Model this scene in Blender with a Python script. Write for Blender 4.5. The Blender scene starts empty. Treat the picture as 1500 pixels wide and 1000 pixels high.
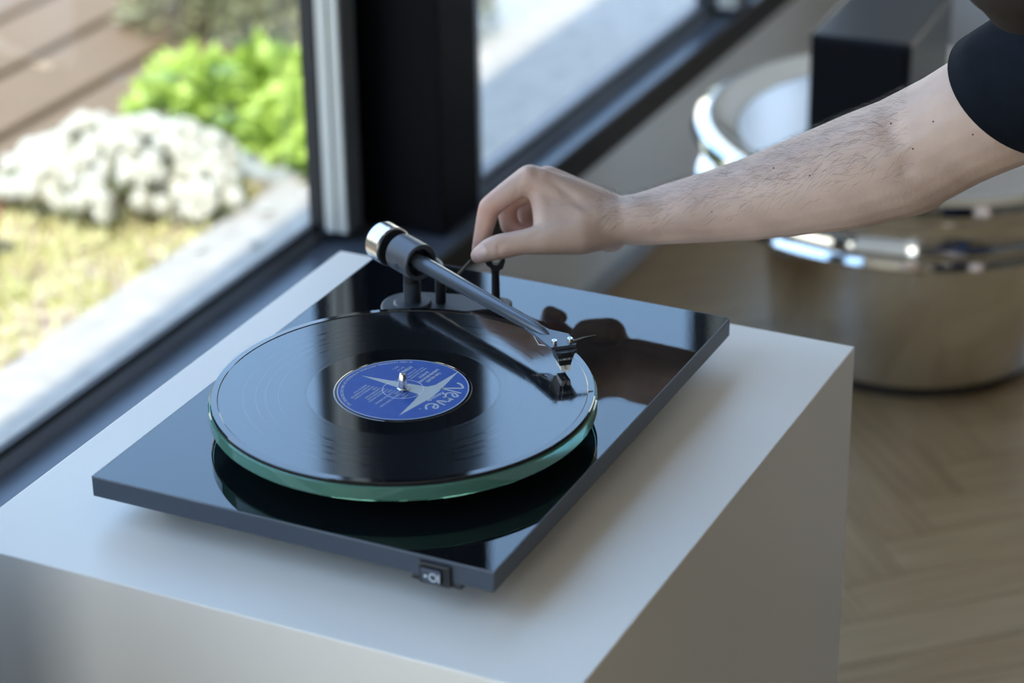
import bpy, bmesh, math, random
import numpy as np
from mathutils import Vector, Matrix, noise
R = math.radians
random.seed(7)
sc = bpy.context.scene
C = sc.collection

# ------------------------------------------------------------------ camera
F_PX = 3637.16
CAM = Vector((-1.34520, -0.67500, 0.90841))
FW = Vector((0.80866679, 0.39550869, -0.43546629)).normalized()
RT = Vector((0.43329804, -0.90114477, -0.01381704)).normalized()
UP = RT.cross(FW).normalized()
cam_d = bpy.data.cameras.new('camera')
cam = bpy.data.objects.new('camera', cam_d); C.objects.link(cam)
m = Matrix((RT, UP, -FW)).transposed().to_4x4(); m.translation = CAM
cam.matrix_world = m
cam_d.sensor_width = 36; cam_d.lens = F_PX * 36 / 1500
cam_d.clip_start = .05; cam_d.clip_end = 200
cam_d.dof.use_dof = True; cam_d.dof.focus_distance = 1.985; cam_d.dof.aperture_fstop = 3.8
sc.camera = cam
def I(px, py, s):
    """world point seen at a measured photo position, s metres from the lens (used only to take joint positions off the photo)"""
    d = (FW + RT * ((px - 750) / F_PX) + UP * ((500 - py) / F_PX)).normalized()
    return CAM + d * s

# ------------------------------------------------------------------ world, sun, exposure
w = bpy.data.worlds.new('world'); sc.world = w; w.use_nodes = True
nt = w.node_tree; nt.nodes.clear()
tc = nt.nodes.new('ShaderNodeTexCoord'); sp = nt.nodes.new('ShaderNodeSeparateXYZ')
cr = nt.nodes.new('ShaderNodeValToRGB'); bg = nt.nodes.new('ShaderNodeBackground'); wo = nt.nodes.new('ShaderNodeOutputWorld')
nt.links.new(tc.outputs['Generated'], sp.inputs[0]); nt.links.new(sp.outputs['Z'], cr.inputs[0])
nt.links.new(cr.outputs[0], bg.inputs[0]); nt.links.new(bg.outputs[0], wo.inputs[0])
e = cr.color_ramp.elements
e[0].position = 0.0; e[0].color = (1.0, .92, .80, 1)
e[1].position = 1.0; e[1].color = (.24, .32, .50, 1)
for p_, c_ in ((.15, (.80, .78, .74, 1)), (.30, (.42, .56, .80, 1)), (.42, (.30, .49, .80, 1))):
    q = e.new(p_); q.color = c_
bg.inputs[1].default_value = 4.7
sun_d = bpy.data.lights.new('sun', 'SUN'); sun = bpy.data.objects.new('sun', sun_d); C.objects.link(sun)
sun_d.energy = 5.5; sun_d.angle = R(.53); sun_d.color = (1, .93, .80)
sun.rotation_euler = Vector((-.62, -.13, 1.0)).to_track_quat('Z', 'Y').to_euler()
def fill_lamp_light(name, loc, size, power, col):
    l = bpy.data.lights.new(name, 'AREA'); l.shape = 'DISK'; l.size = size; l.energy = power; l.color = col
    o = bpy.data.objects.new(name, l); C.objects.link(o); o.location = loc
    return o
sc.view_settings.view_transform = 'Standard'; sc.view_settings.look = 'None'
sc.view_settings.gamma = 1; sc.view_settings.use_curve_mapping = False
sc.view_settings.exposure = 0.0
sc.cycles.use_denoising = True
sc.cycles.max_bounces = 24; sc.cycles.transmission_bounces = 24; sc.cycles.glossy_bounces = 8; sc.cycles.transparent_max_bounces = 12
sc.cycles.sample_clamp_indirect = 6

# ------------------------------------------------------------------ material helpers
def mat(name, col, rough=.5, metal=0., **k):
    m = bpy.data.materials.new(name); m.use_nodes = True
    b = m.node_tree.nodes['Principled BSDF']
    b.inputs['Base Color'].default_value = (*col, 1); b.inputs['Roughness'].default_value = rough
    b.inputs['Metallic'].default_value = metal
    for kk, v in k.items():
        b.inputs[kk.replace('_', ' ')].default_value = v
    return m
def noisy(m, a, b_, scale=20, detail=4, bump=0., stretch=None, pos=(.35, .65), dist=.002, coords='Object', bscale=None):
    t = m.node_tree; b = t.nodes['Principled BSDF']
    tc = t.nodes.new('ShaderNodeTexCoord'); mp = t.nodes.new('ShaderNodeMapping')
    if stretch: mp.inputs['Scale'].default_value = stretch
    n = t.nodes.new('ShaderNodeTexNoise'); n.inputs['Scale'].default_value = scale; n.inputs['Detail'].default_value = detail
    t.links.new(tc.outputs[coords], mp.inputs[0]); t.links.new(mp.outputs[0], n.inputs[0])
    if a:
        r = t.nodes.new('ShaderNodeValToRGB'); r.color_ramp.elements[0].position = pos[0]; r.color_ramp.elements[1].position = pos[1]
        r.color_ramp.elements[0].color = (*a, 1); r.color_ramp.elements[1].color = (*b_, 1)
        t.links.new(n.outputs[0], r.inputs[0]); t.links.new(r.outputs[0], b.inputs['Base Color'])
    if bump:
        src = n
        if bscale:
            src = t.nodes.new('ShaderNodeTexNoise'); src.inputs['Scale'].default_value = bscale; t.links.new(mp.outputs[0], src.inputs[0])
        bp = t.nodes.new('ShaderNodeBump'); bp.inputs['Strength'].default_value = bump; bp.inputs['Distance'].default_value = dist
        t.links.new(src.outputs[0], bp.inputs['Height']); t.links.new(bp.outputs[0], b.inputs['Normal'])
    return m

# ------------------------------------------------------------------ mesh helpers
def obj(name, bm, material=None, parent=None, smooth=False, loc=None):
    me = bpy.data.meshes.new(name); bm.to_mesh(me); bm.free()
    if material: me.materials.append(material)
    if smooth:
        for p_ in me.polygons: p_.use_smooth = True
    o = bpy.data.objects.new(name, me); C.objects.link(o)
    if parent: o.parent = parent
    if loc: o.location = loc
    return o
def autosmooth(o, ang=35):
    for p_ in o.data.polygons: p_.use_smooth = True
    o.data.set_sharp_from_angle(angle=R(ang))
    return o
def empty(name, loc=(0, 0, 0)):
    o = bpy.data.objects.new(name, None); C.objects.link(o); o.location = loc; o.empty_display_size = .02; return o
def tag(o, label=None, cat=None, group=None, kind=None):
    if label: o['label'] = label
    if cat: o['category'] = cat
    if group: o['group'] = group
    if kind: o['kind'] = kind
    return o
def struct(o): o['kind'] = 'structure'; return o
def box(bm, x0, x1, y0, y1, z0, z1, bev=0.):
    t = bmesh.new()
    v = [t.verts.new((x, y, z)) for x in (x0, x1) for y in (y0, y1) for z in (z0, z1)]
    for f in ((0, 1, 3, 2), (4, 6, 7, 5), (0, 4, 5, 1), (2, 3, 7, 6), (0, 2, 6, 4), (1, 5, 7, 3)):
        t.faces.new([v[i] for i in f])
    bmesh.ops.recalc_face_normals(t, faces=t.faces)
    if bev: bmesh.ops.bevel(t, geom=t.edges[:], offset=bev, segments=2, profile=.5, affect='EDGES')
    me = bpy.data.meshes.new('t'); t.to_mesh(me); t.free(); bm.from_mesh(me); bpy.data.meshes.remove(me)
    return bm
def bx(*a, **k): return box(bmesh.new(), *a, **k)
def lathe(bm, prof, c=(0, 0, 0), axis=(0, 0, 1), seg=48, close=True):
    """prof: list of (radius, height along axis)"""
    M = Vector(axis).normalized().to_track_quat('Z', 'Y').to_matrix(); c = Vector(c)
    rings = []
    for r, h in prof:
        if r < 1e-6: rings.append([bm.verts.new(c + M @ Vector((0, 0, h)))])
        else: rings.append([bm.verts.new(c + M @ Vector((r * math.cos(2 * math.pi * i / seg), r * math.sin(2 * math.pi * i / seg), h))) for i in range(seg)])
    for a, b in zip(rings, rings[1:]):
        for i in range(seg):
            j = (i + 1) % seg
            if len(a) == 1 and len(b) == 1: continue
            if len(a) == 1: bm.faces.new((a[0], b[j], b[i]))
            elif len(b) == 1: bm.faces.new((a[i], a[j], b[0]))
            else: bm.faces.new((a[i], a[j], b[j], b[i]))
    bmesh.ops.recalc_face_normals(bm, faces=bm.faces)
    return bm
def cyl(bm, r, h0, h1, c=(0, 0, 0), axis=(0, 0, 1), seg=32, bev=0.):
    if bev: return lathe(bm, [(0, h0), (r - bev, h0), (r, h0 + bev), (r, h1 - bev), (r - bev, h1), (0, h1)], c, axis, seg)
    return lathe(bm, [(0, h0), (r, h0), (r, h1), (0, h1)], c, axis, seg)
def prism(bm, pts, z0, z1):
    a = [bm.verts.new((x, y, z0)) for x, y in pts]; b = [bm.verts.new((x, y, z1)) for x, y in pts]
    bm.faces.new(a[::-1]); bm.faces.new(b); n = len(pts)
    for i in range(n): bm.faces.new((a[i], a[(i + 1) % n], b[(i + 1) % n], b[i]))
    bmesh.ops.recalc_face_normals(bm, faces=bm.faces)
    return bm
def tube(bm, pts, r, seg=10):
    pts = [Vector(p_) for p_ in pts]; rr = r if isinstance(r, (list, tuple)) else [r] * len(pts)
    rings = []
    for i, p_ in enumerate(pts):
        d = (pts[min(i + 1, len(pts) - 1)] - pts[max(i - 1, 0)]).normalized()
        M = d.to_track_quat('Z', 'Y').to_matrix()
        rings.append([bm.verts.new(p_ + M @ Vector((rr[i] * math.cos(2 * math.pi * k / seg), rr[i] * math.sin(2 * math.pi * k / seg), 0))) for k in range(seg)])
    for a, b in zip(rings, rings[1:]):
        for k in range(seg): bm.faces.new((a[k], a[(k + 1) % seg], b[(k + 1) % seg], b[k]))
    bm.faces.new(rings[0][::-1]); bm.faces.new(rings[-1])
    bmesh.ops.recalc_face_normals(bm, faces=bm.faces)
    return bm
def hull(a, ra, b, rb, n=24):
    """outline of two circles joined by their tangents"""
    a, b = Vector(a), Vector(b); d = b - a; L = d.length; th = math.atan2(d.y, d.x); al = math.acos(max(-1, min(1, (ra - rb) / L)))
    P = []
    for i in range(n + 1):
        t = th + al + (2 * math.pi - 2 * al) * i / n; P.append((a.x + ra * math.cos(t), a.y + ra * math.sin(t)))
    for i in range(n + 1):
        t = th - al + 2 * al * i / n; P.append((b.x + rb * math.cos(t), b.y + rb * math.sin(t)))
    return P

# ------------------------------------------------------------------ materials
M = {}
M['wall'] = noisy(mat('wall_paint', (.80, .80, .78), .8), (.79, .79, .77), (.82, .82, .80), 3)
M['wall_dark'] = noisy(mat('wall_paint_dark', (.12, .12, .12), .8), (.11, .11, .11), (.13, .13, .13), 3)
M['ceiling'] = mat('ceiling_paint', (.45, .44, .42), .9)
M['base'] = mat('skirting_paint', (.42, .44, .47), .45)
M['alu'] = noisy(mat('window_grey_metal', (.22, .245, .28), .32, .35), (.21, .235, .27), (.24, .26, .30), 8)
M['alu_lit'] = mat('window_metal_lit', (.72, .74, .70), .4, .1)  # frame metal with the outdoor light on the jamb strips put into its colour
M['gasket'] = mat('window_gasket', (.02, .022, .026), .55)
M['black_post'] = mat('post_black', (.002, .0025, .004), .55, Specular_IOR_Level=.12)
M['sill'] = mat('sill_bluegrey', (.085, .10, .13), .30)
M['fascia'] = mat('fascia_dark_brown', (.018, .014, .012), .6)
M['oak'] = None
M['white'] = noisy(mat('white_laminate', (.91, .865, .79), .38), (.90, .855, .78), (.92, .875, .80), 2)
M['gloss'] = mat('black_gloss_acrylic', (.004, .005, .007), .012, IOR=1.72)
noisy(M['gloss'], None, None, 220, 2, bump=.012, dist=.0006)
M['satin'] = mat('charcoal_edge', (.045, .060, .085), .38)
M['edge'] = mat('bevel_edge', (.12, .14, .17), .4)
M['blackplastic'] = mat('black_plastic', (.012, .013, .015), .38)
M['armgrey'] = mat('tonearm_grey', (.10, .118, .145), .27, .45)
M['bearing'] = mat('bearing_grey', (.085, .10, .125), .38, .25)
M['basegrey'] = mat('arm_base_grey', (.035, .043, .056), .42)
M['chrome'] = mat('polished_steel', (.86, .86, .85), .07, 1.)
M['steel'] = mat('bright_steel', (.78, .77, .75), .22, 1.)
M['brass'] = mat('brass', (.80, .55, .25), .25, 1.)
M['rubber'] = mat('rubber', (.012, .012, .013), .7)
M['felt'] = noisy(mat('black_felt', (.01, .01, .012), .95), (.008, .008, .01), (.014, .014, .016), 300)
M['whiteplastic'] = mat('white_plastic', (.72, .72, .66), .45)
M['print'] = mat('silver_print', (.42, .47, .50), .5)
M['printwhite'] = mat('white_print', (.66, .72, .80), .5)
M['label'] = noisy(mat('blue_label', (.006, .068, .36), .5, Specular_IOR_Level=.3), (.005, .062, .34), (.008, .075, .38), 90)
M['box'] = noisy(mat('speaker_black_blue', (.003, .004, .007), .3, Specular_IOR_Level=.3), (.0025, .0035, .006), (.004, .005, .008), 5)
M['shirt'] = noisy(mat('navy_black_cotton', (.004, .007, .013), .85, Specular_IOR_Level=.15), (.0035, .006, .011), (.006, .009, .016), 60, bump=.25, dist=.002, bscale=35)
M['jeans'] = noisy(mat('dark_jeans', (.02, .03, .06), .85), (.018, .026, .05), (.03, .04, .075), 90)
M['shoe'] = mat('shoe_leather', (.03, .025, .02), .5)
M['hair'] = mat('brown_hair', (.03, .018, .010), .55)
M['armhair'] = mat('dark_arm_hair', (.045, .025, .015), .5)
M['nail'] = mat('fingernail', (.62, .46, .42), .28)
M['eye'] = mat('eye_white', (.7, .68, .65), .2); M['iris'] = mat('iris', (.05, .07, .06), .2)
M['lips'] = mat('lips', (.40, .17, .14), .5)

def wood(name, a, b_, c_):
    m_ = mat(name, a, .8 if 'deck' in name else .36); t = m_.node_tree; b = t.nodes['Principled BSDF']
    tc = t.nodes.new('ShaderNodeTexCoord'); oi = t.nodes.new('ShaderNodeObjectInfo')
    ad = t.nodes.new('ShaderNodeVectorMath'); ad.operation = 'MULTIPLY_ADD'; ad.inputs[1].default_value = (1, 1, 1)
    cm = t.nodes.new('ShaderNodeCombineXYZ'); mu = t.nodes.new('ShaderNodeMath'); mu.operation = 'MULTIPLY'; mu.inputs[1].default_value = 37
    t.links.new(oi.outputs['Random'], mu.inputs[0]); t.links.new(mu.outputs[0], cm.inputs[0]); t.links.new(mu.outputs[0], cm.inputs[1])
    t.links.new(tc.outputs['Object'], ad.inputs[0]); t.links.new(cm.outputs[0], ad.inputs[2])
    mp = t.nodes.new('ShaderNodeMapping'); mp.inputs['Scale'].default_value = (3, 40, 10)
    n = t.nodes.new('ShaderNodeTexNoise'); n.inputs['Scale'].default_value = 2; n.inputs['Detail'].default_value = 5
    t.links.new(ad.outputs[0], mp.inputs[0]); t.links.new(mp.outputs[0], n.inputs[0])
    r = t.nodes.new('ShaderNodeValToRGB'); r.color_ramp.elements[0].position = .3; r.color_ramp.elements[1].position = .7
    r.color_ramp.elements[0].color = (*a, 1); r.color_ramp.elements[1].color = (*b_, 1)
    mx = t.nodes.new('ShaderNodeMixRGB'); mx.inputs[2].default_value = (*c_, 1)
    mm = t.nodes.new('ShaderNodeMath'); mm.operation = 'MULTIPLY'; mm.inputs[1].default_value = .55
    t.links.new(oi.outputs['Random'], mm.inputs[0]); t.links.new(mm.outputs[0], mx.inputs[0])
    t.links.new(n.outputs[0], r.inputs[0]); t.links.new(r.outputs[0], mx.inputs[1]); t.links.new(mx.outputs[0], b.inputs['Base Color'])
    return m_
M['oak'] = wood('oak_parquet', (.26, .155, .066), (.38, .245, .12), (.46, .32, .17))
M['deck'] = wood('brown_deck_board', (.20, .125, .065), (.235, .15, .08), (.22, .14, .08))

def glass_pane_mat():
    m_ = bpy.data.materials.new('window_glass'); m_.use_nodes = True; t = m_.node_tree; t.nodes.clear()
    o = t.nodes.new('ShaderNodeOutputMaterial'); mx = t.nodes.new('ShaderNodeMixShader'); lw = t.nodes.new('ShaderNodeLayerWeight'); f = t.nodes.new('ShaderNodeMapRange'); f.inputs['To Min'].default_value = .02; f.inputs['To Max'].default_value = .45
    pw_ = t.nodes.new('ShaderNodeMath'); pw_.operation = 'POWER'; pw_.inputs[1].default_value = 4; t.links.new(lw.outputs['Facing'], pw_.inputs[0]); t.links.new(pw_.outputs[0], f.inputs[0])
    a = t.nodes.new('ShaderNodeBsdfTransparent'); a.inputs[0].default_value = (.96, .985, .98, 1); g = t.nodes.new('ShaderNodeBsdfGlossy'); g.inputs['Roughness'].default_value = .0
    t.links.new(f.outputs[0], mx.inputs[0]); t.links.new(a.outputs[0], mx.inputs[1]); t.links.new(g.outputs[0], mx.inputs[2]); t.links.new(mx.outputs[0], o.inputs[0])
    return m_
M['glass'] = glass_pane_mat()
M['greenglass'] = mat('green_edge_glass', (.36, .84, .68), .04, Transmission_Weight=.82, IOR=1.5)

def skin_mat():
    m_ = mat('skin', (.58, .42, .345), .5, Subsurface_Weight=.12, Subsurface_Scale=.012)
    m_.node_tree.nodes['Principled BSDF'].inputs['Subsurface Radius'].default_value = (1, .35, .2)
    noisy(m_, (.52, .38, .315), (.64, .48, .40), 22, 6, bump=.35, dist=.0009, bscale=260)
    t = m_.node_tree; b = t.nodes['Principled BSDF']; base = b.inputs['Base Color'].links[0].from_node
    at = t.nodes.new('ShaderNodeAttribute'); at.attribute_name = 'flush'
    mx = t.nodes.new('ShaderNodeMixRGB'); mx.inputs[2].default_value = (.60, .28, .21, 1)
    t.links.new(at.outputs['Fac'], mx.inputs[0]); t.links.new(base.outputs[0], mx.inputs[1]); t.links.new(mx.outputs[0], b.inputs['Base Color'])
    return m_
M['skin'] = skin_mat()

def record_mat():
    """black vinyl: microgrooves as fine concentric relief, track gaps as smooth lines"""
    m_ = mat('vinyl', (.006, .007, .009), .12, IOR=1.98)
    t = m_.node_tree; b = t.nodes['Principled BSDF']
    tc = t.nodes.new('ShaderNodeTexCoord'); sx = t.nodes.new('ShaderNodeSeparateXYZ'); t.links.new(tc.outputs['Object'], sx.inputs[0])
    cx = t.nodes.new('ShaderNodeCombineXYZ'); t.links.new(sx.outputs[0], cx.inputs[0]); t.links.new(sx.outputs[1], cx.inputs[1])
    ln = t.nodes.new('ShaderNodeVectorMath'); ln.operation = 'LENGTH'; t.links.new(cx.outputs[0], ln.inputs[0])
    rr = ln.outputs['Value']
    mr = t.nodes.new('ShaderNodeMapRange'); mr.inputs['From Min'].default_value = 0; mr.inputs['From Max'].default_value = .16
    t.links.new(rr, mr.inputs[0])
    ramp = t.nodes.new('ShaderNodeValToRGB'); ramp.color_ramp.interpolation = 'CONSTANT'
    el = ramp.color_ramp.elements
    el[0].position = 0; el[0].color = (0, 0, 0, 1); el[1].position = .0745 / .16; el[1].color = (1, 1, 1, 1)
    for r_ in (.0964, .1068, .1140, .1238):
        a = el.new((r_ - .0006) / .16); a.color = (0, 0, 0, 1); a = el.new((r_ + .0006) / .16); a.color = (1, 1, 1, 1)
    a = el.new(.1445 / .16); a.color = (0, 0, 0, 1)
    t.links.new(mr.outputs[0], ramp.inputs[0])
    # slow radial variation: loud and quiet passages
    n = t.nodes.new('ShaderNodeTexNoise'); n.noise_dimensions = '1D'; n.inputs['Scale'].default_value = 700; n.inputs['Detail'].default_value = 3
    t.links.new(rr, n.inputs['W'])
    ml = t.nodes.new('ShaderNodeMath'); ml.operation = 'MULTIPLY'; t.links.new(n.outputs[0], ml.inputs[0]); t.links.new(ramp.outputs[0], ml.inputs[1])
    ro = t.nodes.new('ShaderNodeMapRange'); ro.inputs['To Min'].default_value = .05; ro.inputs['To Max'].default_value = .15
    t.links.new(ml.outputs[0], ro.inputs[0]); t.links.new(ro.outputs[0], b.inputs['Roughness'])
    # groove relief
    wv = t.nodes.new('ShaderNodeMath'); wv.operation = 'MULTIPLY'; wv.inputs[1].default_value = 0.0
    sn = t.nodes.new('ShaderNodeMath'); sn.operation = 'SINE'; t.links.new(rr, wv.inputs[0]); t.links.new(wv.outputs[0], sn.inputs[0])
    mg = t.nodes.new('ShaderNodeMath'); mg.operation = 'MULTIPLY'; t.links.new(sn.outputs[0], mg.inputs[0]); t.links.new(ramp.outputs[0], mg.inputs[1])
    bp = t.nodes.new('ShaderNodeBump'); bp.inputs['Strength'].default_value = .5; bp.inputs['Distance'].default_value = .0001
    t.links.new(ramp.outputs[0], bp.inputs['Height']); t.links.new(bp.outputs[0], b.inputs['Normal'])
    # dust
    v = t.nodes.new('ShaderNodeTexVoronoi'); v.inputs['Scale'].default_value = 95; t.links.new(tc.outputs['Object'], v.inputs['Vector'])
    lt = t.nodes.new('ShaderNodeMath'); lt.operation = 'LESS_THAN'; lt.inputs[1].default_value = .035; t.links.new(v.outputs['Distance'], lt.inputs[0])
    mx = t.nodes.new('ShaderNodeMixRGB'); mx.inputs[1].default_value = (.006, .007, .009, 1); mx.inputs[2].default_value = (.14, .13, .12, 1)
    t.links.new(lt.outputs[0], mx.inputs[0]); t.links.new(mx.outputs[0], b.inputs['Base Color'])
    return m_
M['vinyl'] = record_mat()

# ================================================================== THE ROOM
ZF = -.60; ZC = 1.95; XB = 2.75; XL = -3.6; YB = -3.6
Y1 = .792; Y2 = .667; YS = .635
ZS = -.328; ZT = 1.72
fl = struct(obj('floor', bx(XL, XB, YB, .66, ZF - .05, ZF - .0045), mat('subfloor', (.10, .065, .035), .6)))
# herringbone oak blocks
wv_, nL = .077, 6
blk = [None, None]
ang = R(-47); ca, sa = math.cos(ang), math.sin(ang)
cand = []
for iy in range(-85, 70):
    for ix in range(-85, 70):
        for kind, test in ((0, 0), (1, 2 * nL - 1)):
            if (ix - iy) % (2 * nL) != test: continue
            if kind == 0: a0, b0, a1, b1 = ix, iy, ix + nL, iy + 1
            else: a0, b0, a1, b1 = ix, iy, ix + 1, iy + nL
            A, B = (a0 + a1) / 2 * wv_, (b0 + b1) / 2 * wv_
            X, Y = 1.3 + ca * A - sa * B, 0.0 + sa * A + ca * B
            if XL - .2 < X < XB + .2 and YB - .2 < Y < .85: cand.append((math.hypot(X - 1.35, Y - .1), X, Y, kind))
cand.sort()
me0 = None
for d_, X, Y, kind in cand[:300]:
    if me0 is None:
        b = bx(-nL * wv_ / 2 + .0006, nL * wv_ / 2 - .0006, -wv_ / 2 + .0006, wv_ / 2 - .0006, -.004, 0)
        o = obj('parquet_block', b, M['oak'], fl); me0 = o.data
    else:
        o = bpy.data.objects.new('parquet_block', me0); C.objects.link(o); o.parent = fl
    o.location = (X, Y, ZF); o.rotation_euler = (0, 0, ang + (math.pi / 2 if kind else 0))
# the rest of the herringbone, further from the pedestal, as one joined part
V, Fc = [], []
hl, hw = nL * wv_ / 2 - .0006, wv_ / 2 - .0006
for d_, X, Y, kind in cand[300:]:
    a = ang + (math.pi / 2 if kind else 0); c_, s_ = math.cos(a), math.sin(a); n0 = len(V)
    for z in (ZF - .004, ZF):
        for u, v in ((-hl, -hw), (hl, -hw), (hl, hw), (-hl, hw)): V.append((X + c_ * u - s_ * v, Y + s_ * u + c_ * v, z))
    Fc += [(n0 + 4, n0 + 5, n0 + 6, n0 + 7)] + [(n0 + k, n0 + (k + 1) % 4, n0 + 4 + (k + 1) % 4, n0 + 4 + k) for k in range(4)]
me = bpy.data.meshes.new('parquet_field'); me.from_pydata(V, [], Fc); me.materials.append(M['oak'])
o = bpy.data.objects.new('parquet_field', me); C.objects.link(o); o.parent = fl; o['kind'] = 'stuff'

struct(obj('ceiling', bx(XL, XB, YB - .1, .86, ZC, ZC + .12), M['ceiling']))
bm = bmesh.new()
for a in ((YB, -1.0, ZF - .05, ZC), (-.25, .722, ZF - .05, ZC), (-1.0, -.25, ZF - .05, -.45), (-1.0, -.25, 1.6, ZC)): box(bm, XB, XB + .12, *a)
struct(obj('wall_back', bm, M['wall']))
wl = struct(obj('added_window_3', bx(XB + .03, XB + .09, -1.0, -.94, -.45, 1.6), M['alu']))  # added window out of view, lets light in from the back
for a in ((-.31, -.25, -.45, 1.6), (-.94, -.31, -.45, -.39), (-.94, -.31, 1.54, 1.6)): obj('window_frame', bx(XB + .03, XB + .09, *a), M['alu'], wl)
obj('pane', bx(XB + .057, XB + .063, -.94, -.31, -.39, 1.54), M['glass'], wl)
struct(obj('wall_right', bx(XL, XB + .12, YB - .12, YB, ZF - .05, ZC), M['wall_dark']))
bm = bmesh.new()
for a in ((YB, -1.5, ZF - .05, ZC), (.45, .832, ZF - .05, ZC), (-1.5, .45, ZF - .05, -.5), (-1.5, .45, 1.6, ZC)): box(bm, XL - .12, XL, *a)
struct(obj('wall_left', bm, M['wall_dark']))
wl = struct(obj('added_window_7', bx(XL - .09, XL - .03, -1.5, -1.44, -.5, 1.6), M['alu']))  # added unseen window, brings light to the pedestal's left face and the hand
for a in ((.39, .45, -.5, 1.6), (-1.44, .39, -.5, -.44), (-1.44, .39, 1.54, 1.6)): obj('window_frame', bx(XL - .09, XL - .03, *a), M['alu'], wl)
obj('pane', bx(XL - .063, XL - .057, -1.44, .39, -.44, 1.54), M['glass'], wl)

# window wall: low wall, sill, frames, post
bm = bmesh.new(); box(bm, XL, 1.286, .65, .832, ZF - .15, ZS - .052); box(bm, 1.286, XB, .65, .722, ZF - .15, ZS - .052); box(bm, XL, XB, .65, .848, ZT, ZC)
struct(obj('wall_window', bm, M['wall']))
struct(obj('baseboard_window', bx(XL, XB, .640, .65, ZF, ZF + .028, bev=.002), M['base']))
struct(obj('trim_1', bx(XL, XB, YS, .655, ZS - .054, ZS - .006), M['fascia']))
b = prism(bmesh.new(), [(XL, YS - .002), (XB, YS - .002), (XB, .722), (1.286, .722), (1.286, .832), (XL, .832)], ZS - .006, ZS)
struct(obj('trim_2', b, M['sill']))
struct(obj('trim_6', prism(bmesh.new(), [(XL, .656), (XB, .656), (XB, .718), (1.282, .718), (1.282, .829), (XL, .829)], ZS - .053, ZS - .006), M['fascia']))
def window(name, x0, x1, y):
    """frame profile: outer step, inner step, dark gasket, pane"""
    w_ = struct(obj(name, bx(x0, x1, y, y + .02, ZS, ZS + .009), M['alu']))
    obj('window_frame', bx(x0, x1, y + .004, y + .02, ZS + .009, ZS + .014), M['alu'], w_)
    obj('gasket', bx(x0 + .04, x1 - .05, y + .005, y + .014, ZS + .014, ZS + .023), M['gasket'], w_)
    obj('window_frame', bx(x0, x1, y, y + .03, ZT - .05, ZT), M['alu'], w_)
    zb, zt = ZS + .014, ZT - .05
    for (a, b, ya, yb, mt) in ((x1 - .058, x1 - .020, y - .022, y - .007, 'alu_lit'), (x1 - .055, x1 - .022, y - .036, y - .024, 'alu_lit'), (x1 - .052, x1 - .016, y - .038, y - .036, 'alu'),
                       (x1 - .050, x1, y - .007, y + .02, 'alu'), (x1 - .060, x1 - .050, y - .006, y + .014, 'gasket'), (x0, x0 + .035, y, y + .02, 'alu'), (x0 + .035, x0 + .045, y + .005, y + .014, 'gasket')):
        obj('gasket' if mt == 'gasket' else 'jamb', bx(a, b, ya, yb, zb, zt, bev=.0008), M[mt], w_)
    obj('pane', bx(x0 + .04, x1 - .055, y + .007, y + .012, ZS + .020, zt), M['glass'], w_)
    return w_
window('window_1', .22, 1.172, Y1)
window('window_4', -1.86, .12, Y2)
window('window_6', -3.58, -1.94, Y2)
window('window_2', 1.285, 2.19, Y2)
window('window_5', 2.27, 2.75, Y2)
po = struct(obj('trim_3', bx(1.184, 1.286, .655, .832, ZS, ZC, bev=.002), M['black_post']))
obj('post_edge', bx(1.172, 1.184, .80, .84, ZS, ZC), M['alu'], po)
struct(obj('trim_4', bx(.12, .22, .655, .832, ZS, ZC), M['black_post']))
struct(obj('trim_5', bx(2.19, 2.27, .655, .72, ZS, ZC), M['black_post']))
struct(obj('trim_7', bx(-1.94, -1.86, .655, .72, ZS, ZC), M['black_post']))

struct(obj('shade_block', bx(-.36, -.20, .30, .655, ZF, .03), M['wall_dark']))  # added unseen block, shades the pedestal's left face towards the windows
# added ceiling lamps, unseen, put in for warm fill light
for i, (x, y_, pw) in enumerate(((-1.2, -1.8, 1), (.6, -1.9, .7), (2.0, -1.3, 1.5))):
    t = empty('added_fill_lamp', (x, y_, ZC))
    tag(t, ['added white round fill lamp behind the camera', 'added white round fill lamp above the kneeling man', 'added white round fill lamp near the back wall'][i], 'lamp', 'added fill lamps')
    obj('fill_lamp_housing', lathe(bmesh.new(), [(0, -.001), (.16, -.001), (.16, -.045), (.145, -.045), (.145, -.03), (0, -.03)], seg=40), M['whiteplastic'], t)
    em = bpy.data.materials.get('fill_lamp_glow')
    if not em:
        em = mat('fill_lamp_glow', (.8, .8, .8), .5); b_ = em.node_tree.nodes['Principled BSDF']
        b_.inputs['Emission Color'].default_value = (1, .86, .66, 1); b_.inputs['Emission Strength'].default_value = 1
    obj('diffuser', cyl(bmesh.new(), .144, -.040, -.032), em, t)
    l = fill_lamp_light('fill_lamp_light', (0, 0, -.05), .28, pw, (1, .86, .68)); l.parent = t

# ================================================================== OUTSIDE
gr_m = noisy(mat('garden_soil', (.3, .27, .2), .95), (.30, .27, .19), (.44, .42, .30), 9, 6, bump=.4, dist=.02)
struct(obj('ground', bx(-14, 20, .70, 26, ZF - .12, ZF - .03), gr_m))
st_m = noisy(mat('pale_concrete', (.37, .345, .32), .8), (.40, .36, .31), (.50, .45, .39), 25, 5, bump=.25, dist=.004)
struct(obj('path', bx(-14, 20, .70, 1.30, ZF - .06, ZF - .002, bev=.004), st_m))
gv = noisy(mat('gravel_pale', (.42, .43, .42), .9), (.34, .35, .34), (.52, .53, .51), 70, 3, bump=.5, dist=.01)
struct(obj('path_gravel', bx(1.86, 20, 1.30, 1.62, ZF - .06, ZF - .008), gv))
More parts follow.
